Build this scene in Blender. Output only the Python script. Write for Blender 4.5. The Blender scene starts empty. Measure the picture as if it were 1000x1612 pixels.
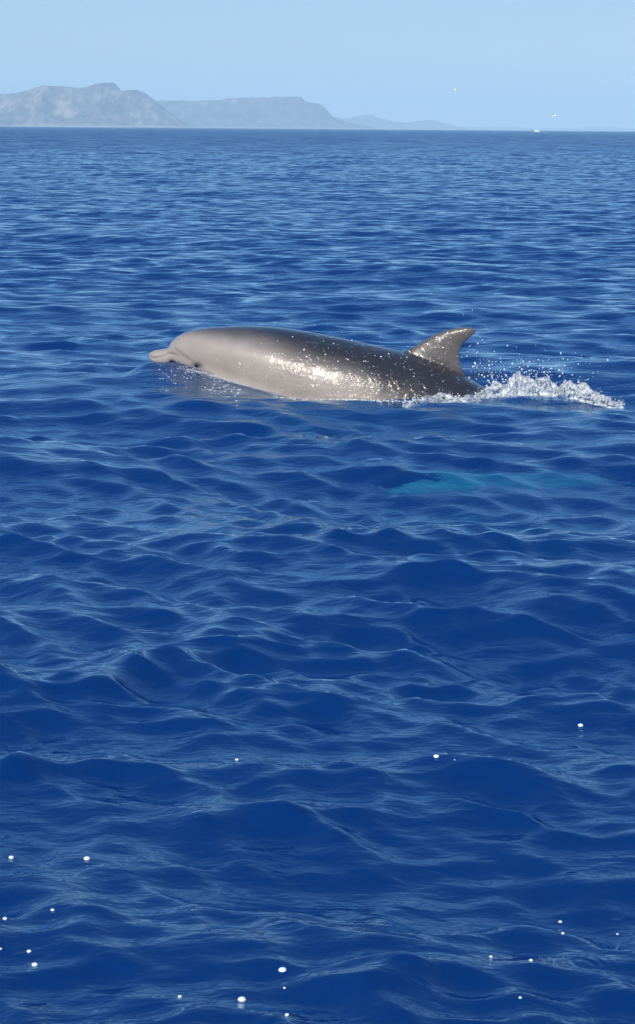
import bpy, bmesh, math, random
import numpy as np
from mathutils import Vector, Matrix
from mathutils.bvhtree import BVHTree

rng = np.random.default_rng(11)
random.seed(5)
scene = bpy.context.scene
col = scene.collection
R = math.radians

# ------------------------------------------------------------------ camera
PW, PH, F = 1000.0, 1612.0, 3600.0          # photo size, focal length in photo pixels
CAM_H = 1.35
PITCH = math.atan((806 - 202.3) / F)
ROLL = R(0.46)
fwd = Vector((0, math.cos(PITCH), -math.sin(PITCH)))
rt0 = Vector((1, 0, 0)); up0 = rt0.cross(fwd)
rt = (rt0 * math.cos(ROLL) + up0 * math.sin(ROLL)).normalized()
up = rt.cross(fwd).normalized()
cam_d = bpy.data.cameras.new('camera'); cam = bpy.data.objects.new('camera', cam_d); col.objects.link(cam)
C0 = Vector((0, 0, CAM_H))
cam.matrix_world = Matrix(((rt.x, up.x, -fwd.x, C0.x), (rt.y, up.y, -fwd.y, C0.y), (rt.z, up.z, -fwd.z, C0.z), (0, 0, 0, 1)))
cam_d.sensor_fit = 'VERTICAL'; cam_d.sensor_height = 24; cam_d.lens = 24 * F / PH
cam_d.clip_start = .05; cam_d.clip_end = 90000
scene.camera = cam

# ------------------------------------------------------------------ sky, sun, exposure
SUN_EL, SUN_AZ = 29.0, 200.0                # azimuth clockwise from +Y (the viewing direction)
sun_dir = Vector((math.sin(R(SUN_AZ)) * math.cos(R(SUN_EL)), math.cos(R(SUN_AZ)) * math.cos(R(SUN_EL)), math.sin(R(SUN_EL))))
w = bpy.data.worlds.new('World'); scene.world = w; w.use_nodes = True
nt = w.node_tree; bg = nt.nodes['Background']
sky = nt.nodes.new('ShaderNodeTexSky'); sky.sky_type = 'NISHITA'; sky.sun_disc = False
sky.sun_elevation = R(SUN_EL); sky.sun_rotation = R(SUN_AZ)
sky.altitude = 0; sky.air_density = 1.0; sky.dust_density = 0.05; sky.ozone_density = 10.0
soft = nt.nodes.new('ShaderNodeGamma'); soft.inputs['Gamma'].default_value = .42   # flattens contrast from zenith to horizon, added to brighten the sea's reflections
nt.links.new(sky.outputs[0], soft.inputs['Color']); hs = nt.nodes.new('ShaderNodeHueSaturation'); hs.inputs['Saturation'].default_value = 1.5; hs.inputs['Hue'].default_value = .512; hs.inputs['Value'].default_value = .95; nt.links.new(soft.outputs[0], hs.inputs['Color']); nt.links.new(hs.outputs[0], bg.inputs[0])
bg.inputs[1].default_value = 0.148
sl = bpy.data.lights.new('sun', 'SUN'); sl.energy = 2.05; sl.angle = R(0.5); sl.color = (1, .91, .77)
so = bpy.data.objects.new('sun', sl); col.objects.link(so)
so.rotation_euler = sun_dir.to_track_quat('Z', 'Y').to_euler()
scene.view_settings.view_transform = 'Standard'; scene.view_settings.look = 'None'
scene.view_settings.exposure = 1.25; scene.view_settings.gamma = 1.0
scene.cycles.max_bounces = 10; scene.cycles.transparent_max_bounces = 12; scene.cycles.volume_bounces = 2; scene.cycles.use_adaptive_sampling = False
scene.cycles.use_denoising = True

# ------------------------------------------------------------------ helpers
def ray(px, py):
    return (fwd * F + rt * (px - PW / 2) - up * (py - PH / 2)).normalized()
def ground(px, py, z=0.0):
    d = ray(px, py); t = (z - C0.z) / d.z
    return C0 + d * t
def far(px, py, Y):
    d = ray(px, py); return C0 + d * (Y / d.y)
def sstep(a, b, x):
    t = np.clip((x - a) / (b - a), 0, 1); return t * t * (3 - 2 * t)
def mesh_np(name, V, Fq, smooth=True):
    V = np.asarray(V, np.float32); Fq = np.asarray(Fq, np.int32)
    me = bpy.data.meshes.new(name)
    n, k = Fq.shape
    me.vertices.add(len(V)); me.vertices.foreach_set('co', V.ravel())
    me.loops.add(n * k); me.loops.foreach_set('vertex_index', Fq.ravel())
    me.polygons.add(n); me.polygons.foreach_set('loop_start', np.arange(0, n * k, k, dtype=np.int32))
    me.polygons.foreach_set('loop_total', np.full(n, k, np.int32))
    me.update(calc_edges=True)
    if smooth: me.polygons.foreach_set('use_smooth', np.ones(n, bool))
    me.validate()
    return me
def link(name, me, mat=None, parent=None):
    o = bpy.data.objects.new(name, me); col.objects.link(o)
    if mat and not me.materials: me.materials.append(mat)
    if parent: o.parent = parent
    return o
def tag(o, label=None, cat=None, group=None, kind=None):
    for k, v in (('label', label), ('category', cat), ('group', group), ('kind', kind)):
        if v: o[k] = v
    return o
def vattr(me, name, arr):
    a = me.attributes.new(name, 'FLOAT', 'POINT'); a.data.foreach_set('value', np.asarray(arr, np.float32).ravel())
def mat_new(name):
    m = bpy.data.materials.new(name); m.use_nodes = True
    n = m.node_tree; p = n.nodes['Principled BSDF']; return m, n, p
def N(nt, t, **kw):
    n = nt.nodes.new('ShaderNode' + t)
    for k, v in kw.items(): setattr(n, k, v)
    return n
def L(nt, a, b): nt.links.new(a, b)
def math_n(nt, op, a, b=None, c=None, clamp=False):
    n = N(nt, 'Math', operation=op, use_clamp=clamp)
    for i, v in enumerate((a, b, c)):
        if v is None: continue
        if isinstance(v, (int, float)): n.inputs[i].default_value = v
        else: L(nt, v, n.inputs[i])
    return n.outputs[0]
def noise2(shape_x, shape_y, seed=0):
    # smooth value noise sampled at float arrays
    g = np.random.default_rng(seed).random((256, 256))
    def f(x, y):
        xi = np.floor(x).astype(int); yi = np.floor(y).astype(int); u = x - xi; v = y - yi
        u = u * u * (3 - 2 * u); v = v * v * (3 - 2 * v)
        a = g[xi % 256, yi % 256]; b = g[(xi + 1) % 256, yi % 256]; c = g[xi % 256, (yi + 1) % 256]; d = g[(xi + 1) % 256, (yi + 1) % 256]
        return (a * (1 - u) + b * u) * (1 - v) + (c * (1 - u) + d * u) * v
    return f(shape_x, shape_y)
def fbm(x, y, oct=5, seed=0, ridged=False):
    s = 0; a = .5; tot = 0
    for i in range(oct):
        n = noise2(x * 2**i, y * 2**i, seed + i)
        if ridged: n = 1 - np.abs(2 * n - 1)
        s = s + a * n; tot += a; a *= .5
    return s / tot

# ------------------------------------------------------------------ dolphin placement frame
PSI = R(9.0)                                 # the head swims slightly away from the camera
E = Vector((math.cos(PSI), -math.sin(PSI), 0)); S = Vector((-math.sin(PSI), -math.cos(PSI), 0))  # tailwards, camera side
D0 = ground(236, 594, 0.0)                   # point of the water under the beak tip
def plane_sz(px, py):
    d = ray(px, py); t = (D0 - C0).dot(S) / d.dot(S)
    p = C0 + d * t; return ((p - D0).dot(E), p.z)
def local_np(X, Y):                          # world xy arrays -> (along, side)
    return (X - D0.x) * E.x + (Y - D0.y) * E.y, (X - D0.x) * S.x + (Y - D0.y) * S.y

# ------------------------------------------------------------------ sea surface
rings = [1.6]
while rings[-1] < 20500:
    r = rings[-1]
    q = 1.0037 if r < 130 else (1.012 if r < 400 else 1.05)
    rings.append(r * q)
rings = np.array(rings)
ang = list(np.arange(-13, 13.001, 0.040))
a = 13.25
st = .25
while a < 178:
    ang = [-a] + ang + [a]; st = min(st * 1.15, 4); a += st
ang.append(180.0)
ang = np.array(ang)
nr, na = len(rings), len(ang)
RR, AA = np.meshgrid(rings, np.radians(ang), indexing='ij')
X = RR * np.sin(AA); Y = RR * np.cos(AA)
dr = np.gradient(rings)[:, None] * np.ones((1, na))
da = np.gradient(np.radians(ang))[None, :] * RR
res = np.maximum(dr, da * .7)
along, side = local_np(X, Y)
# waves are quieter right beside the animal
damp = 1 - .6 * np.exp(-(((along - 1.0) / 1.25)**2 + ((side - .35) / .8)**2))
Z = np.zeros_like(X); DX = np.zeros_like(X); DY = np.zeros_like(X)
NW = 150
gain = 1.25 - .25 * sstep(7, 16, RR)      # livelier water close to the boat
lam = np.exp(np.linspace(np.log(.075), np.log(7.0), NW)) * np.exp(rng.normal(0, .03, NW))
patch = .35 + 1.3 * fbm(X / 1.3 + 40, Y / .8 + 40, 3, 71)          # gusts: rougher and smoother patches
for i in range(NW):
    l = lam[i]; k = 2 * math.pi / l
    spread = .70 if l < .5 else .55
    th = R(78) + rng.normal(0, spread)
    kx, ky = k * math.cos(th), k * math.sin(th)
    sl_ = float(np.interp(math.log(l), np.log([.06, .1, .18, .32, .65, 1.0, 1.8, 3, 7]), [.018, .0245, .027, .0215, .013, .0095, .0075, .0055, .004]))
    amp = sl_ * 1.0 / k * math.sqrt(2) * (.6 + .8 * rng.random())
    wgt = sstep(2.6, 5.0, l / res)
    rows = np.where(wgt.max(axis=1) > 0)[0]
    ph0 = rng.random() * 6.283
    if not len(rows): continue
    n = rows[-1] + 1
    ph = kx * X[:n] + ky * Y[:n] + ph0
    A = amp * gain[:n] * wgt[:n] * damp[:n] * (patch[:n] if l < .5 else 1)
    s_, c_ = np.sin(ph), np.cos(ph)
    Z[:n] += A * c_
    ch = .8
    DX[:n] -= ch * A * kx / k * s_; DY[:n] -= ch * A * ky / k * s_
def hump(px, py, h, wx, wy, ang=0):
    p = ground(px, py); dx = X - p.x; dy = Y - p.y
    c, s = math.cos(R(ang)), math.sin(R(ang))
    u = dx * c + dy * s; v = -dx * s + dy * c
    return h * np.exp(-(u / wx)**2 - (v / wy)**2)
# water pushed about by the animal: swell at the head, hollow along the flank, churned ridge behind the fin
HWT = [(0, .012), (.02, .034), (.06, .046), (.13, .060), (.16, .078), (.25, .122), (.35, .158), (.5, .198), (.7, .238), (.9, .262), (1.1, .272), (1.3, .266), (1.5, .246), (1.7, .215), (1.9, .178), (2.1, .138), (2.3, .103), (2.5, .073), (2.7, .05), (2.85, .038), (3.0, .012)]
wl = []
for px, py in ((205, 585), (236, 574), (262, 577), (300, 585), (340, 594), (380, 606), (450, 625), (520, 636), (600, 642), (680, 638), (740, 628), (790, 626), (860, 628), (960, 634)):
    hw_ = float(np.interp(plane_sz(px, py)[0], [q[0] for q in HWT], [q[1] for q in HWT])) * .9
    d = ray(px, py); t = ((D0 - C0).dot(S) + hw_) / d.dot(S); q = C0 + d * t
    wl.append(((q - D0).dot(E), q.z))
wl = np.array(wl)
hw_a = np.interp(along, [q[0] for q in HWT], [q[1] for q in HWT])
zt = np.interp(along, wl[:, 0], wl[:, 1])
wt = np.exp(-(np.maximum(side - hw_a, 0) / .34)**2) * np.exp(-(np.minimum(side, 0) / .35)**2) * sstep(-.35, .0, along) * (1 - sstep(2.5, 3.2, along))
Z = Z * (1 - .8 * wt) + zt * wt
Z += .030 * np.exp(-((along - .16) / .20)**2 - ((side - .05) / .16)**2)
# single wavelets that stand out in the foreground
for (xa, ya, xb, yb, hh_, ww) in ((120, 1140, 420, 1030, .030, .085), (545, 1200, 960, 1285, .030, .080), (690, 1480, 1010, 1470, .026, .065), (540, 1640, 730, 1545, .026, .070), (-30, 905, 110, 985, .030, .10), (330, 1300, 640, 1360, .020, .07), (560, 1030, 900, 1110, .026, .10), (-40, 1270, 120, 1215, .024, .08)):
    pa, pb = ground(xa, ya), ground(xb, yb); ll = (pb - pa).length
    ux, uy = (pb.x - pa.x) / ll, (pb.y - pa.y) / ll
    u = ((X - pa.x) * ux + (Y - pa.y) * uy) / ll; v = -(X - pa.x) * uy + (Y - pa.y) * ux
    v = v - .12 * ll * np.sin(np.clip(u, 0, 1) * math.pi)
    win = np.exp(-((u - .5) / .36)**4)
    Z += hh_ * win * (np.exp(-np.abs(v / ww)**1.5) - .45 * np.exp(-((v + ww * 1.6) / (ww * 1.3))**2) - .3 * np.exp(-((v - ww * 2.0) / (ww * 1.5))**2))
X2 = X + DX; Y2 = Y + DY
V = np.stack([X2, Y2, Z], -1).reshape(-1, 3)
idx = np.arange(nr * na).reshape(nr, na)
nx = np.roll(idx, -1, axis=1)
Q = np.stack([idx[:-1], nx[:-1], nx[1:], idx[1:]], -1).reshape(-1, 4)
# inner cap, outer skirt and underside make the body of water closed
DEPTH = -4.0
base = len(V)
low = np.stack([X[-1], Y[-1], np.full(na, DEPTH)], -1)
V = np.vstack([V, low, [[0, 0, 0], [0, 0, DEPTH]]])
li = base + np.arange(na); ln = np.roll(li, -1)
sk = np.stack([idx[-1], nx[-1], ln, li], -1)
ctop, cbot = base + na, base + na + 1
tri = [(int(idx[0, j]), int(idx[0, (j + 1) % na]), ctop) for j in range(na)] + [(int(li[j]), cbot, int(ln[j])) for j in range(na)]
tri = np.array(tri)[:, ::-1]
me = bpy.data.meshes.new('sea')
allq = np.vstack([Q, sk])
nq, ntri = len(allq), len(tri)
me.vertices.add(len(V)); me.vertices.foreach_set('co', V.astype(np.float32).ravel())
loops = np.concatenate([allq.ravel(), tri.ravel()]).astype(np.int32)
me.loops.add(len(loops)); me.loops.foreach_set('vertex_index', loops)
me.polygons.add(nq + ntri)
ls = np.concatenate([np.arange(nq) * 4, nq * 4 + np.arange(ntri) * 3]).astype(np.int32)
me.polygons.foreach_set('loop_start', ls)
me.polygons.foreach_set('loop_total', np.concatenate([np.full(nq, 4), np.full(ntri, 3)]).astype(np.int32))
me.update(calc_edges=True)
sm = np.zeros(nq + ntri, bool); sm[:len(Q)] = True
me.polygons.foreach_set('use_smooth', sm)
# how much of the short chop the mesh cannot carry (given to the bump instead)
lod = sstep(.012, .09, res); lod2 = sstep(.10, .8, res); lod3 = sstep(.5, 3.5, res)
foam = np.exp(-((along - 2.25) / .62)**2 - ((side - .10) / .17)**2) * 1.0
foam += .85 * np.exp(-((side - hw_a * .97) / .035)**2) * sstep(.25, .5, along) * (1 - sstep(1.7, 2.1, along)) + .7 * np.exp(-((along - 1.75) / .3)**2 - ((side - .26) / .08)**2)
foam += .8 * np.exp(-((along - .35) / .26)**2 - ((side - .16) / .05)**2)
pad = np.zeros(na + 2)
vattr(me, 'lod', np.concatenate([lod.ravel(), pad])); vattr(me, 'lod2', np.concatenate([lod2.ravel(), pad]))
vattr(me, 'lod3', np.concatenate([lod3.ravel(), pad])); vattr(me, 'foam', np.concatenate([foam.ravel(), pad]))

m, n, p = mat_new('sea_water')
n.nodes.remove(p)
out = n.nodes['Material Output']
geo = N(n, 'NewGeometry')
def nz(scale, stretch, detail=2.0, rough=.5, dist=0.0):
    mp = N(n, 'Mapping'); mp.inputs['Scale'].default_value = (scale * stretch, scale, scale); mp.inputs['Rotation'].default_value = (0, 0, R(-8))
    L(n, geo.outputs['Position'], mp.inputs['Vector'])
    t = N(n, 'TexNoise'); t.inputs['Scale'].default_value = 1; t.inputs['Detail'].default_value = detail; t.inputs['Roughness'].default_value = rough
    t.inputs['Distortion'].default_value = dist
    L(n, mp.outputs[0], t.inputs['Vector']); return t.outputs['Fac']
def att(name):
    t = N(n, 'Attribute'); t.attribute_name = name; return t.outputs['Fac']
fine = nz(24, .6, 3, .6)
mid = nz(6.5, .6, 3, .6)
h = math_n(n, 'MULTIPLY', fine, .0050)
h = math_n(n, 'ADD', h, math_n(n, 'MULTIPLY', mid, .010))
# rings spreading from fallen drops
for (px, py, wv, rad) in ((915, 1532, .014, .09), (1003, 1425, .013, .07)):
    g = ground(px, py)
    d = N(n, 'VectorMath', operation='DISTANCE'); L(n, geo.outputs['Position'], d.inputs[0]); d.inputs[1].default_value = (g.x, g.y, 0)
    dd = d.outputs['Value']
    env = math_n(n, 'SUBTRACT', 1, math_n(n, 'DIVIDE', dd, rad), clamp=True)
    h = math_n(n, 'ADD', h, math_n(n, 'MULTIPLY', math_n(n, 'MULTIPLY', math_n(n, 'SINE', math_n(n, 'MULTIPLY', dd, 6.283 / wv)), env), .0007))
def slope(scale, stretch, name, amt):
    mp = N(n, 'Mapping'); mp.inputs['Scale'].default_value = (scale * stretch, scale, scale); mp.inputs['Rotation'].default_value = (0, 0, R(-6))
    L(n, geo.outputs['Position'], mp.inputs['Vector'])
    t = N(n, 'TexNoise'); t.inputs['Scale'].default_value = 1; t.inputs['Detail'].default_value = 2; L(n, mp.outputs[0], t.inputs['Vector'])
    a_ = N(n, 'VectorMath', operation='SUBTRACT'); L(n, t.outputs['Color'], a_.inputs[0]); a_.inputs[1].default_value = (.5, .57, .5)
    b_ = N(n, 'VectorMath', operation='MULTIPLY'); L(n, a_.outputs[0], b_.inputs[0]); b_.inputs[1].default_value = (amt * .6, amt, 0)
    c_ = N(n, 'VectorMath', operation='SCALE'); L(n, b_.outputs[0], c_.inputs[0]); L(n, att(name), c_.inputs['Scale']); return c_.outputs[0]
acc = geo.outputs['Normal']
for v_ in (slope(6.5, .5, 'lod', 1.0), slope(1.5, .6, 'lod2', .85), slope(.40, .7, 'lod3', .55)):
    ad = N(n, 'VectorMath', operation='ADD'); L(n, acc, ad.inputs[0]); L(n, v_, ad.inputs[1]); acc = ad.outputs[0]
nrmz = N(n, 'VectorMath', operation='NORMALIZE'); L(n, acc, nrmz.inputs[0])
bmp = N(n, 'Bump'); L(n, nrmz.outputs[0], bmp.inputs['Normal']); bmp.inputs['Strength'].default_value = 1.0; bmp.inputs['Distance'].default_value = 1.0
L(n, h, bmp.inputs['Height'])
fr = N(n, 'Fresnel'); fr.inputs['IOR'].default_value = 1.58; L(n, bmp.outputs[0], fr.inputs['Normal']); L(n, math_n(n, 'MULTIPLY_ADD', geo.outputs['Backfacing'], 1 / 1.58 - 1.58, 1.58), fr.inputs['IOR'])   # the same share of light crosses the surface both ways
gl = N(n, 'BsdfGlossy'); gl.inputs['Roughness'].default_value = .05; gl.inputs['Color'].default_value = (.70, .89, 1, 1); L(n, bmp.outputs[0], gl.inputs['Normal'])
df = N(n, 'BsdfDiffuse'); df.inputs['Color'].default_value = (.0008, .168, .93, 1); L(n, bmp.outputs[0], df.inputs['Normal'])
tr = N(n, 'BsdfTransparent'); tr.inputs['Color'].default_value = (.9, .97, 1, 1)
rf = N(n, 'BsdfRefraction'); rf.inputs['IOR'].default_value = 1.333; rf.inputs['Roughness'].default_value = 0; L(n, bmp.outputs[0], rf.inputs['Normal'])
thru = N(n, 'MixShader'); thru.inputs[0].default_value = .8; L(n, tr.outputs[0], thru.inputs[1]); L(n, rf.outputs[0], thru.inputs[2])
body = N(n, 'MixShader'); body.inputs[0].default_value = .86; L(n, df.outputs[0], body.inputs[1]); L(n, thru.outputs[0], body.inputs[2])
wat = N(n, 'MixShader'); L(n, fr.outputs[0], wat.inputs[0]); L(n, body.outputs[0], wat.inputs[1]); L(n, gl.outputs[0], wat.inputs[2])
fd = N(n, 'BsdfDiffuse'); fd.inputs['Color'].default_value = (.62, .66, .68, 1)
fn = nz(26, .55, 4, .65, 1.2)
fm = math_n(n, 'MULTIPLY', math_n(n, 'SUBTRACT', math_n(n, 'ADD', fn, math_n(n, 'MULTIPLY', att('foam'), .42)), .70), 5.0, clamp=True)
fm = math_n(n, 'MULTIPLY', fm, math_n(n, 'MULTIPLY', att('foam'), 1.6, clamp=True), clamp=True)
fm = math_n(n, 'MULTIPLY', fm, .8)
wf = N(n, 'MixShader'); L(n, fm, wf.inputs[0]); L(n, wat.outputs[0], wf.inputs[1]); L(n, fd.outputs[0], wf.inputs[2])
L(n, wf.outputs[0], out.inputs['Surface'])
ab = N(n, 'VolumeAbsorption'); ab.inputs['Color'].default_value = (.05, .86, .87, 1); ab.inputs['Density'].default_value = 4.0
L(n, ab.outputs[0], out.inputs['Volume'])
tag(link('sea', me, m), 'deep blue rippled sea reaching to the horizon', kind='structure')

m, n, p = mat_new('seabed'); p.inputs['Base Color'].default_value = (.02, .05, .09, 1); p.inputs['Roughness'].default_value = 1
cv = [(20000 * math.cos(t * math.pi / 32), 20000 * math.sin(t * math.pi / 32), DEPTH + .2) for t in range(64)]
me = bpy.data.meshes.new('seabed'); me.from_pydata(cv, [], [list(range(64))])
tag(link('seabed', me, m), 'dark sea floor under the blue water', kind='structure')

# sampled water level for things that float
Xf, Yf, Zf = X2[:, :], Y2[:, :], Z
def water_z(x, y):
    r = math.hypot(x, y); i0 = np.searchsorted(rings, r * .97); i1 = np.searchsorted(rings, r * 1.03) + 1
    aa = math.degrees(math.atan2(x, y)); j0 = np.searchsorted(ang, aa - 2); j1 = np.searchsorted(ang, aa + 2) + 1
    d = (Xf[i0:i1, j0:j1] - x)**2 + (Yf[i0:i1, j0:j1] - y)**2
    k = np.unravel_index(np.argmin(d), d.shape); return float(Zf[i0:i1, j0:j1][k])
def on_water(px, py):
    d = ray(px, py); t0 = .35 / -d.z * 1.0 + (CAM_H - .5) / -d.z      # march down the line of sight to the first wave it meets
    t = t0
    while t < (CAM_H + .3) / -d.z:
        g = C0 + d * t
        if g.z < water_z(g.x, g.y): return g
        t += .015
    return ground(px, py)

# ------------------------------------------------------------------ far mountains
def rock_mat(name, rock, pale, veg, top):
    m, n, p = mat_new(name)
    geo = N(n, 'NewGeometry'); sep = N(n, 'SeparateXYZ'); L(n, geo.outputs['Position'], sep.inputs[0])
    mp = N(n, 'Mapping'); mp.inputs['Scale'].default_value = (.022, .008, .011); L(n, geo.outputs['Position'], mp.inputs[0])
    t = N(n, 'TexNoise'); t.inputs['Scale'].default_value = 1; t.inputs['Detail'].default_value = 8; t.inputs['Roughness'].default_value = .7; L(n, mp.outputs[0], t.inputs[0])
    rp = N(n, 'ValToRGB'); L(n, t.outputs['Fac'], rp.inputs[0])
    rp.color_ramp.elements[0].position = .38; rp.color_ramp.elements[0].color = (*veg, 1)
    rp.color_ramp.elements[1].position = .62; rp.color_ramp.elements[1].color = (*pale, 1)
    e = rp.color_ramp.elements.new(.5); e.color = (*rock, 1)
    sand = math_n(n, 'SUBTRACT', 1, math_n(n, 'DIVIDE', sep.outputs['Z'], top * .05), clamp=True)
    mx = N(n, 'MixRGB'); L(n, math_n(n, 'MULTIPLY', sand, .8), mx.inputs[0]); L(n, rp.outputs[0], mx.inputs[1]); mx.inputs[2].default_value = (.50, .46, .40, 1)
    L(n, mx.outputs[0], p.inputs['Base Color']); p.inputs['Roughness'].default_value = .95
    return m
def mountain(name, label, sky_px, Yr, width, mat, seed, gully, gw):
    pts = [far(x, y, Yr) for x, y in sky_px]
    xs = np.array([q.x for q in pts]); zs = np.array([max(q.z, 0) for q in pts])
    nxg, nyg = 520, 70
    gx = np.linspace(xs[0], xs[-1], nxg); H = np.interp(gx, xs, zs)
    H = H * (1 + .035 * (fbm(gx / 35 + 9, gx * 0 + seed, 4, seed) - .5))
    t = np.linspace(0, 1.7, nyg)
    GX, T = np.meshgrid(gx, t, indexing='ij'); HH = H[:, None]
    prof = np.where(T < 1, .45 * sstep(0, .75, T) * T / .75 * .9 + .55 * sstep(.45, 1.0, T) + .04 * T, 1 - .6 * (T - 1) / .7 * sstep(1, 1.7, T))
    prof = np.clip(prof, 0, 1.0)
    g = fbm(GX / gw + 3 + .15 * T, T * 1.3 + 2, 5, seed + 20, True)
    env = np.sin(np.clip(T, 0, 1) * math.pi)**.7
    Zm = HH * (prof - gully * env * (1 - g) + gully * .35 * env)
    Zm = np.minimum(Zm, HH * 1.0); Zm = np.maximum(Zm, 0) - 2 * (T == 0)
    wig = 1 + .35 * (fbm(GX / (gw * 2.5) + 30, T * 0 + 5, 3, seed + 40) - .5)
    YY = Yr - width * (1 - T) * wig
    XX = GX * (YY / Yr) ** 0
    V = np.stack([XX, YY, Zm], -1).reshape(-1, 3)
    id_ = np.arange(nxg * nyg).reshape(nxg, nyg)
    Qm = np.stack([id_[:-1, :-1], id_[1:, :-1], id_[1:, 1:], id_[:-1, 1:]], -1).reshape(-1, 4)
    me = mesh_np(name, V, Qm, smooth=False)
    return tag(link(name, me, mat), label, kind='structure')
rm1 = rock_mat('sandstone_rock', (.13, .105, .095), (.40, .31, .26), (.025, .027, .03), 200)
rm2 = rock_mat('grey_rock', (.10, .088, .085), (.26, .21, .185), (.025, .027, .03), 160)
mountain('mountain', 'hazy rocky massif with jagged summit, sunlit pale cliffs above the sea',
    [(-420, 190), (-300, 160), (-200, 150), (-100, 152), (-40, 150), (0, 148), (25, 147), (40, 143), (60, 138), (75, 135), (100, 136), (115, 138), (135, 137), (145, 133), (155, 131), (176, 130), (184, 140), (190, 144), (200, 142), (215, 141), (225, 145), (235, 152), (245, 160), (258, 172), (270, 183), (285, 192), (300, 201)],
    7800, 900, rm1, 3, .62, 105)
mountain('mountain', 'hazy flat topped mesa ridge beyond the jagged massif',
    [(150, 165), (200, 158), (255, 159), (300, 159), (340, 158), (360, 155), (400, 154), (425, 154), (435, 152.5), (475, 153), (480, 160), (500, 163), (510, 167), (517, 176), (524, 184), (540, 190), (570, 197), (600, 203)],
    10000, 1000, rm2, 13, .5, 140)
mountain('hills', 'low blue pointed hills trailing off past the mesa',
    [(440, 190), (500, 184), (520, 181.5), (540, 187), (555, 185), (572, 181), (582, 180), (595, 186), (620, 191.5), (640, 193), (660, 190), (672, 189), (685, 190), (700, 194), (715, 198.5), (740, 204)],
    14000, 1200, rm2, 23, .25, 270)
mountain('coast', 'faint low coastline fading into haze at the horizon',
    [(600, 200), (690, 199), (740, 200.5), (790, 199.5), (830, 201.5), (870, 202.5), (920, 200.5), (960, 200.5), (1000, 202), (1080, 201), (1250, 204), (1300, 209)],
    18500, 1200, rm2, 33, .2, 450)

# ------------------------------------------------------------------ dolphin
def smooth1(a, k):
    if k < 1: return a
    ker = np.exp(-np.linspace(-2, 2, 2 * k + 1)**2); ker /= ker.sum()
    return np.convolve(np.pad(a, k, mode='edge'), ker, 'valid')
back_px = [(232, 561), (236, 555), (244, 551), (258, 549), (267, 547), (270, 538), (277, 531), (290, 523.5), (308, 518), (340, 514.5), (370, 513), (400, 513), (440, 515.5), (480, 521.5), (540, 533), (600, 546), (640, 555), (690, 572), (735, 594), (768, 614)]
bk = np.array([plane_sz(*q) for q in back_px]); s_end = bk[-1, 0]; z_end = bk[-1, 1]
LEN = 3.0
sl0 = (bk[-1, 1] - bk[-3, 1]) / (bk[-1, 0] - bk[-3, 0])
tail_s = np.array([2.3, 2.6, 2.85, LEN]); 
tail_z = z_end + np.array([.75, .72, .62, .55]) * sl0 * (tail_s - s_end)
s_top = np.concatenate([bk[:, 0], tail_s]); z_top = np.concatenate([bk[:, 1], tail_z])
SS = np.concatenate([np.linspace(max(bk[0, 0], 0) + .0, .30, 60), np.linspace(.305, LEN, 170)])
s00 = SS[0]
def prof(tab, sm):
    x, y = zip(*tab); fs = np.linspace(0, LEN, 1500); v = smooth1(np.interp(fs, x, y), sm); return np.interp(SS, fs, v)
fs = np.linspace(s00, LEN, 1500)
TOP = np.interp(SS, fs, smooth1(np.interp(fs, s_top, z_top), 5))
TOPb = np.interp(SS, fs, smooth1(np.interp(fs, s_top, z_top), 40))
TOP = np.where(SS > .25, TOPb * sstep(.25, .4, SS) + TOP * (1 - sstep(.25, .4, SS)), TOP)
TH = prof([(0, .035), (.03, .072), (.08, .092), (.13, .112), (.16, .155), (.25, .235), (.35, .29), (.5, .38), (.7, .46), (.9, .52), (1.1, .55), (1.3, .55), (1.5, .52), (1.7, .47), (1.9, .41), (2.1, .345), (2.3, .28), (2.5, .215), (2.7, .155), (2.85, .11), (2.95, .06), (3.0, .03)], 8)
HW = prof(HWT, 8)
BOT = TOP - TH
def loft(sections, closed_ends=True):
    k = len(sections[0]); V = [q for s in sections for q in s]; Fs = []
    for i in range(len(sections) - 1):
        for j in range(k):
            Fs.append((i * k + j, i * k + (j + 1) % k, (i + 1) * k + (j + 1) % k, (i + 1) * k + j))
    Fs.append(tuple(range(k))[::-1]); Fs.append(tuple((len(sections) - 1) * k + j for j in range(k)))
    return V, Fs
parts = []
secs = []
for i, s in enumerate(SS):
    zc = TOP[i] - TH[i] * .47; ht = TH[i] * .47; hb = TH[i] * .53
    q = []
    pw = .92
    for j in range(48):
        t = 2 * math.pi * j / 48; c, sn = math.cos(t), math.sin(t)
        y = HW[i] * math.copysign(abs(c)**pw, c); z = zc + (ht if sn > 0 else hb) * math.copysign(abs(sn)**(1.0 if sn < 0 else 1.02), sn)
        q.append((s, y, z))
    secs.append(q)
parts.append(loft(secs))
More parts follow.
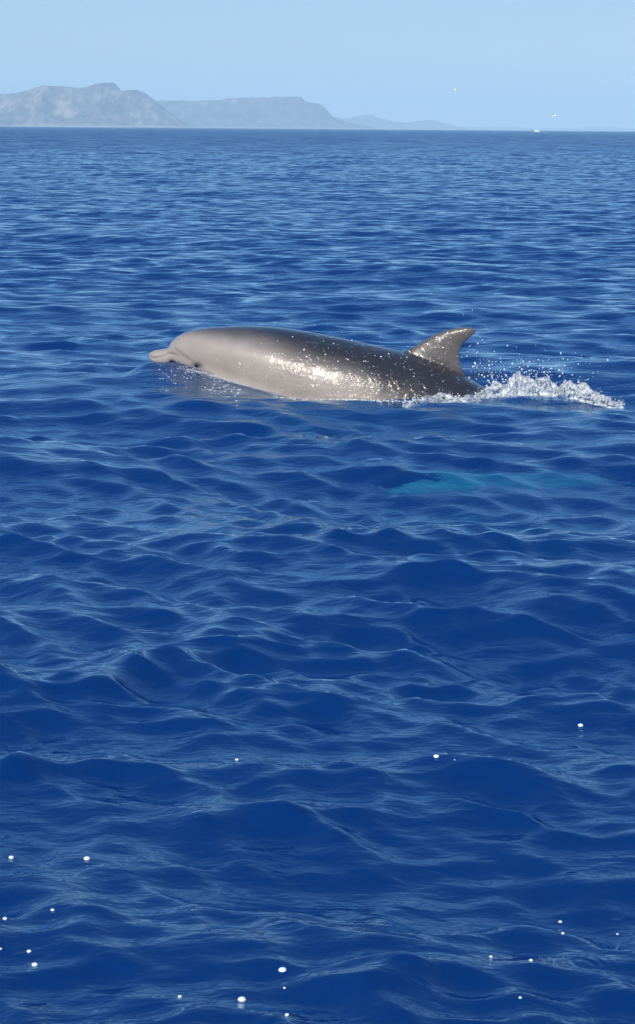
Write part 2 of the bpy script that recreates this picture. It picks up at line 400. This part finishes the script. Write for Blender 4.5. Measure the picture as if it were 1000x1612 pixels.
# dorsal fin
lead = [(628, 562), (640, 551), (660, 541), (680, 528.5), (700, 520), (720, 516), (736, 514.5), (747, 516)]
trail = [(750, 624), (741, 604), (731, 588), (724, 570), (723, 553), (729, 541), (738, 533), (750, 523)]
ld = np.array([plane_sz(*q) for q in lead]); td = np.array([plane_sz(*q) for q in trail])
tt = np.linspace(0, 1, len(ld)); ft = np.linspace(0, 1, 30)
def cr(a): return np.stack([np.interp(ft, tt, a[:, 0]), np.interp(ft, tt, a[:, 1])], 1)
ld, td = cr(ld), cr(td)
ld = np.stack([smooth1(ld[:, 0], 2), smooth1(ld[:, 1], 2)], 1); td = np.stack([smooth1(td[:, 0], 2), smooth1(td[:, 1], 2)], 1)
secs = []
for i in range(30):
    a, b = ld[i], td[i]; th_ = .036 * (1 - ft[i])**.8 + .014
    th_ += .030 * max(0, 1 - ft[i] / .22)**2
    q = []
    for j in range(24):
        t = 2 * math.pi * j / 24
        u = .5 - .5 * math.cos(t)
        wth = th_ * math.sin(t) * (1.25 - .75 * u) * (.75)
        q.append((a[0] + (b[0] - a[0]) * u, wth, a[1] + (b[1] - a[1]) * u))
    secs.append(q)
parts.append(loft(secs))
# flippers and flukes
def blade(root, tip, chord0, chord1, sweep, thick, nrm):
    root, tip = Vector(root), Vector(tip); secs = []; ax = Vector((1, 0, 0)); nrm = Vector(nrm).normalized()
    for i in range(14):
        t = i / 13; c = (chord0 * (1 - t) + chord1 * t) * (1 - t**6 * .8); ctr = root.lerp(tip, t) + ax * sweep * t * t
        th_ = thick * (1 - .8 * t)
        q = []
        for j in range(16):
            a_ = 2 * math.pi * j / 16; u = .5 - .5 * math.cos(a_)
            q.append(tuple(ctr + ax * c * (u - .4) + nrm * th_ * math.sin(a_) * (1.2 - .7 * u)))
        secs.append(q)
    return loft(secs)
def at_s(arr, s): return float(np.interp(s, SS, arr))
for sg in (-1, 1):
    zf = at_s(BOT, .72) + .09
    parts.append(blade((.72, sg * .17, zf), (1.0, sg * .30, zf - .26), .17, .05, .06, .03, (0, .6, sg * .75)))
    zt = at_s(TOP, 2.85) - .05
    parts.append(blade((2.80, sg * .01, zt), (2.98, sg * .36, zt - .01), .24, .05, .08, .028, (0, 0, 1)))
bm = bmesh.new()
for Vp, Fp in parts:
    vs = [bm.verts.new(v) for v in Vp]
    for f in Fp: bm.faces.new([vs[k] for k in f])
bmesh.ops.recalc_face_normals(bm, faces=bm.faces)
tmp = bpy.data.meshes.new('tmp'); bm.to_mesh(tmp); bm.free()
to = link('tmp', tmp)
rmod = to.modifiers.new('r', 'REMESH'); rmod.mode = 'VOXEL'; rmod.voxel_size = .006; rmod.use_smooth_shade = True
smod = to.modifiers.new('s', 'SMOOTH'); smod.factor = .5; smod.iterations = 5
dg = bpy.context.evaluated_depsgraph_get()
skin_me = bpy.data.meshes.new_from_object(to.evaluated_get(dg)); skin_me.name = 'dolphin'
bpy.data.objects.remove(to)
nv = len(skin_me.vertices); P = np.empty(nv * 3, np.float32); skin_me.vertices.foreach_get('co', P); P = P.reshape(-1, 3)
sx, sy, sz = P[:, 0], P[:, 1], P[:, 2]
vt = np.interp(sx, SS, TOP); vb = np.interp(sx, SS, BOT); vh = np.interp(sx, SS, HW); vrel = (sz - vb) / np.maximum(vt - vb, .02)
# mouth line: a shallow groove from the tip of the beak to below the eye
mz = np.interp(sx, [0, .04, .12, .2, .3], [at_s(TOP, .03) - .035, at_s(TOP, .04) - .042, at_s(TOP, .12) - .052, at_s(TOP, .12) - .060, at_s(TOP, .12) - .040])
gro = np.exp(-((sz - mz) / .006)**2) * (1 - sstep(.14, .2, sx)) * (sx > .005) * (np.abs(sy) > .006)
P[:, 1] -= np.sign(sy) * .0055 * gro
# crease between melon and beak, blowhole
cz = np.exp(-((sx - (.135 + .25 * np.abs(sy))) / .010)**2) * (vrel > .45) * (sx < .22)
P[:, 2] -= .004 * cz
bh = np.exp(-((sx - .42 - 2.0 * sy**2) / .008)**2 - (sy / .03)**2) * (vrel > .8)
P[:, 2] -= .010 * bh
skin_me.vertices.foreach_set('co', P.ravel()); skin_me.update()
# pigmentation: dark cape on the back, paler flank, pale belly, grey fin
nzv = fbm(sx * 6 + 10, sz * 9 + sy * 4 + 20, 4, 5)
cape_line = np.interp(sx, [0, .14, .2, .35, .6, .9, 1.2, 1.5, 1.8, 2.1, 3.0], [1.3, 1.3, 1.04, .93, .88, .82, .72, .52, .28, .12, .05])
cape = sstep(-.22, .14, vrel - cape_line + .10 * (nzv - .5))
belly = 1 - sstep(.18, .42, vrel + .1 * (nzv - .5))
fin = (sstep(-.03, .06, sz - vt)) * (sx > 1.2)
vattr(skin_me, 'cape', np.clip(cape, 0, 1)); vattr(skin_me, 'belly', belly); vattr(skin_me, 'fin', fin)
eye_s, eye_z = plane_sz(318, 572)
ed = np.exp(-((sx - eye_s) / .034)**2 - ((sz - eye_z - .004) / .017)**2) * .9
# dark stripe running from the melon crease back to the eye
stz = np.interp(sx, [.14, eye_s], [at_s(TOP, .125) - .018, eye_z + .012])
ed = np.maximum(ed, .38 * np.exp(-((sz - stz) / .008)**2) * sstep(.14, .17, sx) * (1 - sstep(eye_s - .02, eye_s + .01, sx)))
vattr(skin_me, 'eyepatch_groove_shade', np.clip(ed + .3 * gro, 0, 1))  # eye patch and stripe, plus crease shade painted into the mouth groove
wet = sstep(.55, .95, sx) * (1 - .45 * sstep(1.7, 2.1, sx))
vattr(skin_me, 'wet', wet)

m, n, p = mat_new('dolphin_skin')
tc = N(n, 'TexCoord')
def A(name):
    t = N(n, 'Attribute'); t.attribute_name = name; return t.outputs['Fac']
def mixc(fac, a, b):
    x = N(n, 'MixRGB'); L(n, fac, x.inputs[0])
    for i, v in ((1, a), (2, b)):
        if isinstance(v, tuple): x.inputs[i].default_value = (*v, 1)
        else: L(n, v, x.inputs[i])
    return x.outputs[0]
t1 = N(n, 'TexNoise'); t1.inputs['Scale'].default_value = 7; t1.inputs['Detail'].default_value = 5; L(n, tc.outputs['Object'], t1.inputs[0])
flank = mixc(t1.outputs['Fac'], (.295, .256, .232), (.385, .338, .307))
mps = N(n, 'Mapping'); mps.inputs['Scale'].default_value = (3, 20, 46); mps.inputs['Rotation'].default_value = (0, R(12), 0); L(n, tc.outputs['Object'], mps.inputs[0])
ts = N(n, 'TexNoise'); ts.inputs['Scale'].default_value = 1.6; ts.inputs['Detail'].default_value = 4; L(n, mps.outputs[0], ts.inputs[0])
rake = math_n(n, 'MULTIPLY', math_n(n, 'SUBTRACT', ts.outputs['Fac'], .60), 5, clamp=True)
tm = N(n, 'TexNoise'); tm.inputs['Scale'].default_value = 3.2; tm.inputs['Detail'].default_value = 6; tm.inputs['Roughness'].default_value = .65; L(n, tc.outputs['Object'], tm.inputs[0])
flank = mixc(math_n(n, 'MULTIPLY', math_n(n, 'SUBTRACT', tm.outputs['Fac'], .42), 2.2, clamp=True), flank, (.225, .195, .18))
c = mixc(A('belly'), flank, (.46, .40, .37))
c = mixc(A('cape'), c, (.026, .026, .032))
c = mixc(A('fin'), c, (.105, .094, .092))
c = mixc(math_n(n, 'MULTIPLY', rake, .22), c, (.42, .38, .35))
c = mixc(A('eyepatch_groove_shade'), c, (.018, .018, .020))
L(n, c, p.inputs['Base Color'])
p.inputs['Roughness'].default_value = .36; p.inputs['IOR'].default_value = 1.4
p.inputs['Coat Weight'].default_value = .9; p.inputs['Coat Roughness'].default_value = .16; p.inputs['Coat IOR'].default_value = 1.33
# the film of water running off the skin: beads and runnels
v1 = N(n, 'TexVoronoi'); v1.inputs['Scale'].default_value = 60; L(n, tc.outputs['Object'], v1.inputs['Vector'])
n2 = N(n, 'TexNoise'); n2.inputs['Scale'].default_value = 30; n2.inputs['Detail'].default_value = 3; L(n, tc.outputs['Object'], n2.inputs[0])
n3 = N(n, 'TexNoise'); n3.inputs['Scale'].default_value = 13; n3.inputs['Detail'].default_value = 3; L(n, tc.outputs['Object'], n3.inputs[0])
pm = math_n(n, 'MULTIPLY', math_n(n, 'SUBTRACT', n3.outputs['Fac'], .44), 6, clamp=True)
bead = math_n(n, 'SUBTRACT', .35, v1.outputs['Distance'], clamp=True)
hh = math_n(n, 'ADD', math_n(n, 'MULTIPLY', bead, .012), math_n(n, 'MULTIPLY', n2.outputs['Fac'], .018))
hh = math_n(n, 'MULTIPLY', math_n(n, 'MULTIPLY', math_n(n, 'MULTIPLY', hh, A('wet')), math_n(n, 'MULTIPLY_ADD', pm, .6, .4)), math_n(n, 'SUBTRACT', 1, math_n(n, 'MULTIPLY', A('cape'), .45)))
bp = N(n, 'Bump'); bp.inputs['Strength'].default_value = 1.0; bp.inputs['Distance'].default_value = 1.0; L(n, hh, bp.inputs['Height'])
L(n, bp.outputs[0], p.inputs['Coat Normal'])
bp2 = N(n, 'Bump'); bp2.inputs['Strength'].default_value = .25; bp2.inputs['Distance'].default_value = 1.0; L(n, hh, bp2.inputs['Height'])
L(n, bp2.outputs[0], p.inputs['Normal'])

dol = link('dolphin', skin_me, m)
ROT = math.atan2(E.y, E.x)
# local axes: x tailwards, y = away from / towards the camera (left-handed side handled by rotation), z up
dol.location = (D0.x, D0.y, 0); dol.rotation_euler = (0, 0, ROT)
tag(dol, 'grey bottlenose dolphin surfacing with its curved dorsal fin clear of the water', 'dolphin', 'dolphins')
me_, ne_, pe_ = mat_new('dolphin_eye'); pe_.inputs['Base Color'].default_value = (.012, .009, .008, 1); pe_.inputs['Roughness'].default_value = .12
bvh = BVHTree.FromPolygons([Vector(v) for v in P.tolist()], [tuple(f.vertices) for f in skin_me.polygons])
ebm = bmesh.new(); bmesh.ops.create_uvsphere(ebm, u_segments=16, v_segments=10, radius=.0135)
eme = bpy.data.meshes.new('eye'); ebm.to_mesh(ebm and eme); ebm.free(); eme.polygons.foreach_set('use_smooth', [True] * len(eme.polygons)); eme.materials.append(me_)
eyes = []
for sg in (-1, 1):
    hit = bvh.ray_cast(Vector((eye_s, sg * 1.0, eye_z)), Vector((0, -sg, 0)))
    e = link('eye', eme, None, dol); e.location = hit[0] - Vector((0, sg * .008, 0)); e.scale = (1.25, .8, .8); eyes.append(e)

# a second animal under the surface
d2 = dol.copy(); col.objects.link(d2)
mid_ = (P[:, 0] > .3) & (P[:, 0] < 1.5); best = None
for pit in np.arange(-24, 24.1, 2):                              # trim the swimming attitude until the belly lies level
    M2 = Matrix.LocRotScale(None, Matrix.Rotation(R(30), 3, 'Z').to_quaternion() @ Matrix.Rotation(R(float(pit)), 3, 'Y').to_quaternion() @ Matrix.Rotation(R(-160), 3, 'X').to_quaternion(), Vector((.52, .52, .52)))
    P2 = np.array(P, dtype=float) @ np.array(M2.to_3x3()).T
    sc_ = P2[:, 2].max() - P2[mid_][:, 2].max() + .2 * (P2[:, 2].max() - P2[mid_][:, 2].mean())
    if best is None or sc_ < best[0]: best = (sc_, M2, P2[mid_].mean(axis=0), P2[:, 2].max())
d2.matrix_world = best[1]; c2 = best[2]; zmax = best[3]
zoff = -.22 - zmax
g2 = ground(750, 734, 0); dep = -(zoff + c2[2]); g2.y += 1.05 * dep      # seen through the surface, refracted
d2.location = (g2.x - c2[0], g2.y - c2[1], zoff)                # belly up, just under the surface
tag(d2, 'second dolphin swimming below the surface, showing as a blurred turquoise shape', 'dolphin', 'dolphins')
for e in eyes:
    c = e.copy(); col.objects.link(c); c.parent = d2

# ------------------------------------------------------------------ spray and foam
ico = bmesh.new(); bmesh.ops.create_icosphere(ico, subdivisions=2, radius=1.0)
IV = np.array([v.co[:] for v in ico.verts]); IF = np.array([[v.index for v in f.verts] for f in ico.faces]); ico.free()
def blobs(items):
    V, Fs = [], []
    for k, (c, r, st) in enumerate(items):
        v = IV * (1 + .08 * rng.random((len(IV), 1))) * r * np.array(st)
        V.append(v + np.array(c)); Fs.append(IF + k * len(IV))
    return np.vstack(V), np.vstack(Fs)
m, n, p = mat_new('white_water')
p.inputs['Base Color'].default_value = (.80, .83, .85, 1); p.inputs['Roughness'].default_value = .25; p.inputs['IOR'].default_value = 1.33
p.inputs['Transmission Weight'].default_value = .12
white_water = m
m, n, p = mat_new('foam_bubble'); p.inputs['Base Color'].default_value = (.82, .86, .88, 1); p.inputs['Roughness'].default_value = .3
p.inputs['Subsurface Weight'].default_value = .3; p.inputs['Subsurface Radius'].default_value = (.01, .01, .01)
bubble_mat = m
# wake behind the fin
line = [(630, 643, .7), (665, 638, 1.3), (690, 633, 2.2), (712, 634, 1.6), (735, 634, 1.7), (765, 627, 2.4), (790, 625, 3.8), (815, 622, 5.6), (832, 624, 6.4), (850, 626, 4.6), (880, 627, 5.0), (905, 629, 3.6), (935, 633, 2.4), (960, 635, 1.8), (980, 636, 1.0)]
lx = np.array([q[0] for q in line]); ly = np.array([q[1] for q in line]); lh = np.array([q[2] for q in line])
gu = np.linspace(634, 980, 420); gv = np.linspace(-1, 1, 46)
GU, GV = np.meshgrid(gu, gv, indexing='ij')
bx_, by_ = [], []
for x in gu:
    g = ground(x, np.interp(x, lx, ly)); bx_.append(g.x); by_.append(g.y)
bx_ = np.array(bx_)[:, None]; by_ = np.array(by_)[:, None]
wid = (.05 + .022 * np.interp(gu, lx, lh))[:, None]
hgt = (np.interp(gu, lx, lh) * .028)[:, None]
rg = fbm(GU / 22 + 4, GV * 1.8 + 7, 4, 91, True); r2 = fbm(GU / 34 + 14, GV * .9 + 3, 3, 95)
SZ = hgt * np.maximum(1 - GV**2, 0)**.8 * np.clip(.25 + 1.2 * (rg - .42) + .7 * (r2 - .2), 0, 1.3)
SX = bx_ + .02 * (fbm(GU / 7, GV * 4 + 9, 3, 93) - .5) + 0 * GV; SY = by_ - GV * wid + .03 * (fbm(GU / 9 + 2, GV * 4, 3, 94) - .5)
wz = np.array([[water_z(float(SX[i, j]), float(SY[i, j])) if (i % 6 == 0 and j % 9 == 0) else np.nan for j in range(46)] for i in range(420)])
wzc = np.nanmean(wz, axis=1); okr = ~np.isnan(wzc); wzl = np.interp(np.arange(420), np.where(okr)[0], wzc[okr])[:, None]
Vs = np.stack([SX, SY, wzl + SZ - .012], -1).reshape(-1, 3)
idg = np.arange(420 * 46).reshape(420, 46)
Qs = np.stack([idg[:-1, :-1], idg[1:, :-1], idg[1:, 1:], idg[:-1, 1:]], -1).reshape(-1, 4)
m, n, p = mat_new('churned_water'); tcg = N(n, 'NewGeometry')
p.inputs['Base Color'].default_value = (.74, .79, .82, 1); p.inputs['Roughness'].default_value = .3; p.inputs['IOR'].default_value = 1.33
t_ = N(n, 'TexNoise'); t_.inputs['Scale'].default_value = 42; t_.inputs['Detail'].default_value = 5; t_.inputs['Roughness'].default_value = .65; t_.inputs['Distortion'].default_value = .8; L(n, tcg.outputs['Position'], t_.inputs['Vector'])
L(n, math_n(n, 'MULTIPLY', math_n(n, 'SUBTRACT', t_.outputs['Fac'], .38), 4.0, clamp=True), p.inputs['Alpha'])
b_ = N(n, 'Bump'); b_.inputs['Distance'].default_value = .02; b_.inputs['Strength'].default_value = .8; L(n, t_.outputs['Fac'], b_.inputs['Height']); L(n, b_.outputs[0], p.inputs['Normal'])
tag(link('splash_foam', mesh_np('splash_foam', Vs, Qs), m), 'white churned splash trailing behind the dolphin fin', kind='stuff')
items = []
for k in range(1300):
    i = int(np.clip(rng.normal(230, 85), 0, 419)) if rng.random() < .75 else rng.integers(0, 420); j = rng.integers(4, 42)
    u = rng.random()**2.2
    q = (SX[i, j] + rng.normal(0, .008), SY[i, j] + rng.normal(0, .012), wzl[i, 0] + SZ[i, j] * (.6 + .9 * u) + rng.random()**3 * .012)
    items.append((q, .0007 + .0026 * rng.random()**5, (1 + .8 * rng.random(), 1, .8 + .5 * rng.random())))
Vb, Fb = blobs(items)
tag(link('splash_drops', mesh_np('splash_drops', Vb, Fb), white_water), 'white beads of water thrown up over the wake', kind='stuff')
# lace of foam along the jaw and flank
items = []
for k in range(600):
    u = rng.random(); x = 250 + 128 * u; y = np.interp(x, [250, 275, 300, 330, 360, 380], [583, 587, 590, 597, 606, 612]) + rng.normal(0, 3.2) - 3 * rng.random()**2 * 3
    g = on_water(x, y) if k % 6 == 0 else ground(x, y, z)
    z = water_z(g.x, g.y); items.append(((g.x + rng.normal(0, .006), g.y + rng.normal(0, .012), z + rng.random()**2 * .018), .0008 + .0020 * rng.random()**4, (2.0, 1, .6)))
for k in range(220):
    x = rng.uniform(430, 690); y = np.interp(x, [430, 500, 560, 620, 690], [625, 634, 640, 643, 638]) + rng.normal(0, 2.0)
    g = ground(x, y, -.03); z = water_z(g.x, g.y); items.append(((g.x, g.y, z + .003), .001 + .003 * rng.random()**3, (2.0, 1, .6)))
Vb, Fb = blobs(items)
tag(link('bow_foam', mesh_np('bow_foam', Vb, Fb), white_water), 'lacy foam washing along the dolphin jaw and flank', kind='stuff')
# beads of water clinging to the back and flank
items = []
for k in range(1500):
    px_ = rng.normal(600, 95); py_ = rng.normal(578, 30)
    if rng.random() < .25: px_ = rng.normal(425, 50); py_ = rng.normal(578, 22)
    d = ray(px_, py_); o_ = C0 - D0
    lo = Vector((o_.dot(E), -o_.dot(S), C0.z)); ldv = Vector((d.dot(E), -d.dot(S), d.z))
    hit = bvh.ray_cast(lo, ldv)
    if hit[0] is None or len(items) > 260: continue
    q = D0 + E * hit[0].x - S * hit[0].y; items.append(((q.x, q.y, hit[0].z), .0010 + .0026 * rng.random()**4, (1.5, 1, 1)))
Vb, Fb = blobs(items)
tag(link('skin_drops', mesh_np('skin_drops', Vb, Fb), white_water), 'bright beads of water clinging to the dolphin back and flank', kind='stuff')
# flying drops
items = []
for k in range(240):
    x = rng.choice([rng.normal(835, 55), rng.uniform(500, 780), rng.normal(745, 14)], p=[.5, .15, .35])
    y = 600 - abs(rng.normal(0, 24)) if x > 760 else rng.normal(575, 30)
    d = ray(x, y); off = rng.uniform(-.5, .25)
    dist = ((D0 - C0).dot(S) + off) / d.dot(S)
    q = C0 + d * dist
    if q.z < .02: continue
    if bvh.find_nearest(Vector(((q - D0).dot(E), -(q - D0).dot(S), q.z)))[3] < .01: continue
    items.append((tuple(q), .0016 + .0030 * rng.random()**3, (1, 1, 1.2)))
Vb, Fb = blobs(items)
tag(link('spray_drops', mesh_np('spray_drops', Vb, Fb), white_water), 'fine drops of spray flying behind the dorsal fin', kind='stuff')

# ------------------------------------------------------------------ bubbles floating in front
def bubble_mesh():
    b = bmesh.new(); bmesh.ops.create_uvsphere(b, u_segments=14, v_segments=8, radius=1)
    for v in b.verts: v.co.z = v.co.z * (.75 if v.co.z > 0 else .35)
    me = bpy.data.meshes.new('foam_bubble'); b.to_mesh(me); b.free()
    me.polygons.foreach_set('use_smooth', [True] * len(me.polygons)); me.materials.append(bubble_mat); return me
bub = bubble_mesh()
spots = [(445, 1533, 6.4), (381, 1578, 6.6), (137, 1353, 5), (18, 1351, 4.2), (55, 1521, 4.8), (46, 1502, 3.8), (83, 1438, 3.2), (8, 1451, 3.6), (1, 1499, 2.6), (283, 1573, 3), (452, 1601, 3.4), (448, 1558, 2.2), (687, 1193, 4.4), (914, 1145, 4.2), (373, 1198, 2.8), (882, 1457, 3), (886, 1472, 2.6), (773, 1507, 2.6), (836, 1514, 3), (819, 1573, 2.6), (972, 1475, 2), (716, 1200, 1.6)]
BUBBLE_LABELS = {(445, 1533): 'large round white bubble with a speck of a bubble close beside it', (381, 1578): 'largest round white bubble, floating on its own near another big one',
    (448, 1558): 'speck of a white bubble between two larger bubbles', (55, 1521): 'white bubble, the bigger of a close pair on dark water', (46, 1502): 'white bubble, the smaller of a close pair on dark water',
    (687, 1193): 'round white bubble with a faint speck next to it below a long ripple', (716, 1200): 'faint speck of foam next to a rounder white bubble', (914, 1145): 'round white bubble alone on rippled water behind the others',
    (882, 1457): 'tiny white bubble under a wave crest, the farther of two', (886, 1472): 'tiny white bubble under a wave crest, the nearer of two'}
for (px, py, rp) in spots:
    g = on_water(px, py); d = (g - C0).dot(fwd); r = rp * d / F
    o = link('foam_bubble', bub); o.location = (g.x, g.y, water_z(g.x, g.y) + r * .02); o.scale = (r, r * 1.05, r)
    o.rotation_euler = (0, 0, random.random() * 3)
    own = BUBBLE_LABELS.get((px, py))
    if own: tag(o, own, 'bubble', 'floating bubbles')
    else: tag(o, 'small white bubble floating on the smooth dark blue foreground water', 'bubble', 'floating bubbles')

# ------------------------------------------------------------------ gulls and boat
m, n, p = mat_new('gull_feathers'); p.inputs['Base Color'].default_value = (.82, .82, .80, 1); p.inputs['Roughness'].default_value = .8; gm = m
m, n, p = mat_new('gull_wing_grey'); p.inputs['Base Color'].default_value = (.74, .75, .76, 1); p.inputs['Roughness'].default_value = .8; gw_ = m
m, n, p = mat_new('gull_beak_yellow'); p.inputs['Base Color'].default_value = (.6, .35, .05, 1); gb = m
def simple(name, parts_, mat, parent):
    b = bmesh.new()
    for Vp, Fp in parts_:
        vs = [b.verts.new(v) for v in Vp]
        for f in Fp: b.faces.new([vs[k] for k in f])
    bmesh.ops.recalc_face_normals(b, faces=b.faces)
    me = bpy.data.meshes.new(name); b.to_mesh(me); b.free(); return link(name, me, mat, parent)
def ringsec(x, ry, rz, zc, k=10): return [(x, ry * math.cos(2 * math.pi * j / k), zc + rz * math.sin(2 * math.pi * j / k)) for j in range(k)]
def gull(loc, rz, flap, span, label):
    root = bpy.data.objects.new('gull', None); col.objects.link(root); root.location = loc; root.rotation_euler = (0, 0, rz)
    tag(root, label, 'bird', 'gulls over the sea')
    simple('body', [loft([ringsec(x, r_, r_ * .95, z_) for x, r_, z_ in ((-.25, .01, 0), (-.2, .05, 0), (-.05, .085, -.01), (.08, .075, 0), (.15, .05, .02), (.2, .05, .035), (.25, .03, .035), (.265, .01, .03))])], gm, root)
    simple('beak', [loft([ringsec(.26, .014, .012, .03), ringsec(.31, .004, .004, .02)])], gb, root)
    simple('tail', [loft([[(-.22, -.03, -.01), (-.22, .03, -.01), (-.22, .03, .01), (-.22, -.03, .01)], [(-.36, -.07, -.005), (-.36, .07, -.005), (-.36, .07, .005), (-.36, -.07, .005)]])], gm, root)
    for sg in (-1, 1):
        sc = []
        for t in np.linspace(0, 1, 9):
            y = sg * (.05 + (span / 2 - .05) * t); z = .03 + flap * math.sin(t * 2.2) * .3; c_ = .17 * (1 - .75 * t**2); xo = .06 + .05 * math.sin(t * 3.1) - .12 * t
            sc.append([(xo + c_ * .4, y, z), (xo, y, z + .015 * (1 - t) + .004), (xo - c_ * .6, y, z), (xo, y, z - .004)])
        simple('wing', [loft(sc)], gw_, root)
gull(far(715, 142, 330), R(150), .9, 1.25, 'small white gull flying higher above the horizon')
gull(far(873, 182, 270), R(165), .9, 1.2, 'small white gull flying low just above the horizon')
m, n, p = mat_new('boat_white'); p.inputs['Base Color'].default_value = (.85, .85, .84, 1); p.inputs['Roughness'].default_value = .35; bw = m
m, n, p = mat_new('boat_glass'); p.inputs['Base Color'].default_value = (.03, .04, .05, 1); p.inputs['Roughness'].default_value = .1; bgm = m
root = bpy.data.objects.new('motor_boat', None); col.objects.link(root)
b0 = far(845, 203, 1900); root.location = (b0.x, 1900, 0); root.rotation_euler = (0, 0, R(12))
tag(root, 'tiny white motor boat with a cabin far off on the horizon', 'boat')
hs = []
for x, wd, zt_ in ((-2.6, .95, .8), (-1, 1.1, .8), (1, 1.0, .9), (2.2, .55, 1.05), (3.0, .05, 1.2)):
    hs.append([(x, -wd, zt_), (x, wd, zt_), (x, wd * .8, .1), (x, 0, -.35), (x, -wd * .8, .1)])
simple('hull', [loft(hs)], bw, root)
cb = simple('cabin', [loft([[(x, -.75, .8), (x, .75, .8), (x + o_, .65, 2.1), (x + o_, -.65, 2.1)] for x, o_ in ((-1.1, .1), (1.0, -.35))])], bw, root)
simple('window', [loft([[(x, -.78, 1.3), (x, .78, 1.3), (x, .72, 1.8), (x, -.72, 1.8)] for x in (-.7, .45)])], bgm, root)
simple('mast', [loft([ringsec(-.1, .03, .03, 2.1, 6), ringsec(-.05, .03, .03, 2.12, 6)])], bw, cb)
simple('outboard_motor', [loft([[(x, -.2, .2), (x, .2, .2), (x, .2, 1.0), (x, -.2, 1.0)] for x in (-2.95, -2.6)])], bgm, root)

# ------------------------------------------------------------------ haze
hb = bmesh.new(); bmesh.ops.create_cube(hb, size=1)
hme = bpy.data.meshes.new('haze'); hb.to_mesh(hme); hb.free()
m = bpy.data.materials.new('haze_air'); m.use_nodes = True; n = m.node_tree; n.nodes.remove(n.nodes['Principled BSDF'])
pv = N(n, 'VolumePrincipled'); pv.inputs['Color'].default_value = (.54, .79, .98, 1); pv.inputs['Density'].default_value = 1.3e-4; pv.inputs['Anisotropy'].default_value = -0.17
L(n, pv.outputs[0], n.nodes['Material Output'].inputs['Volume'])
hz = link('haze', hme, m); hz.scale = (42000, 42000, 300); hz.location = (0, 0, 300 / 2 - 5.5)
tag(hz, 'pale blue haze over the sea and mountains', kind='stuff')
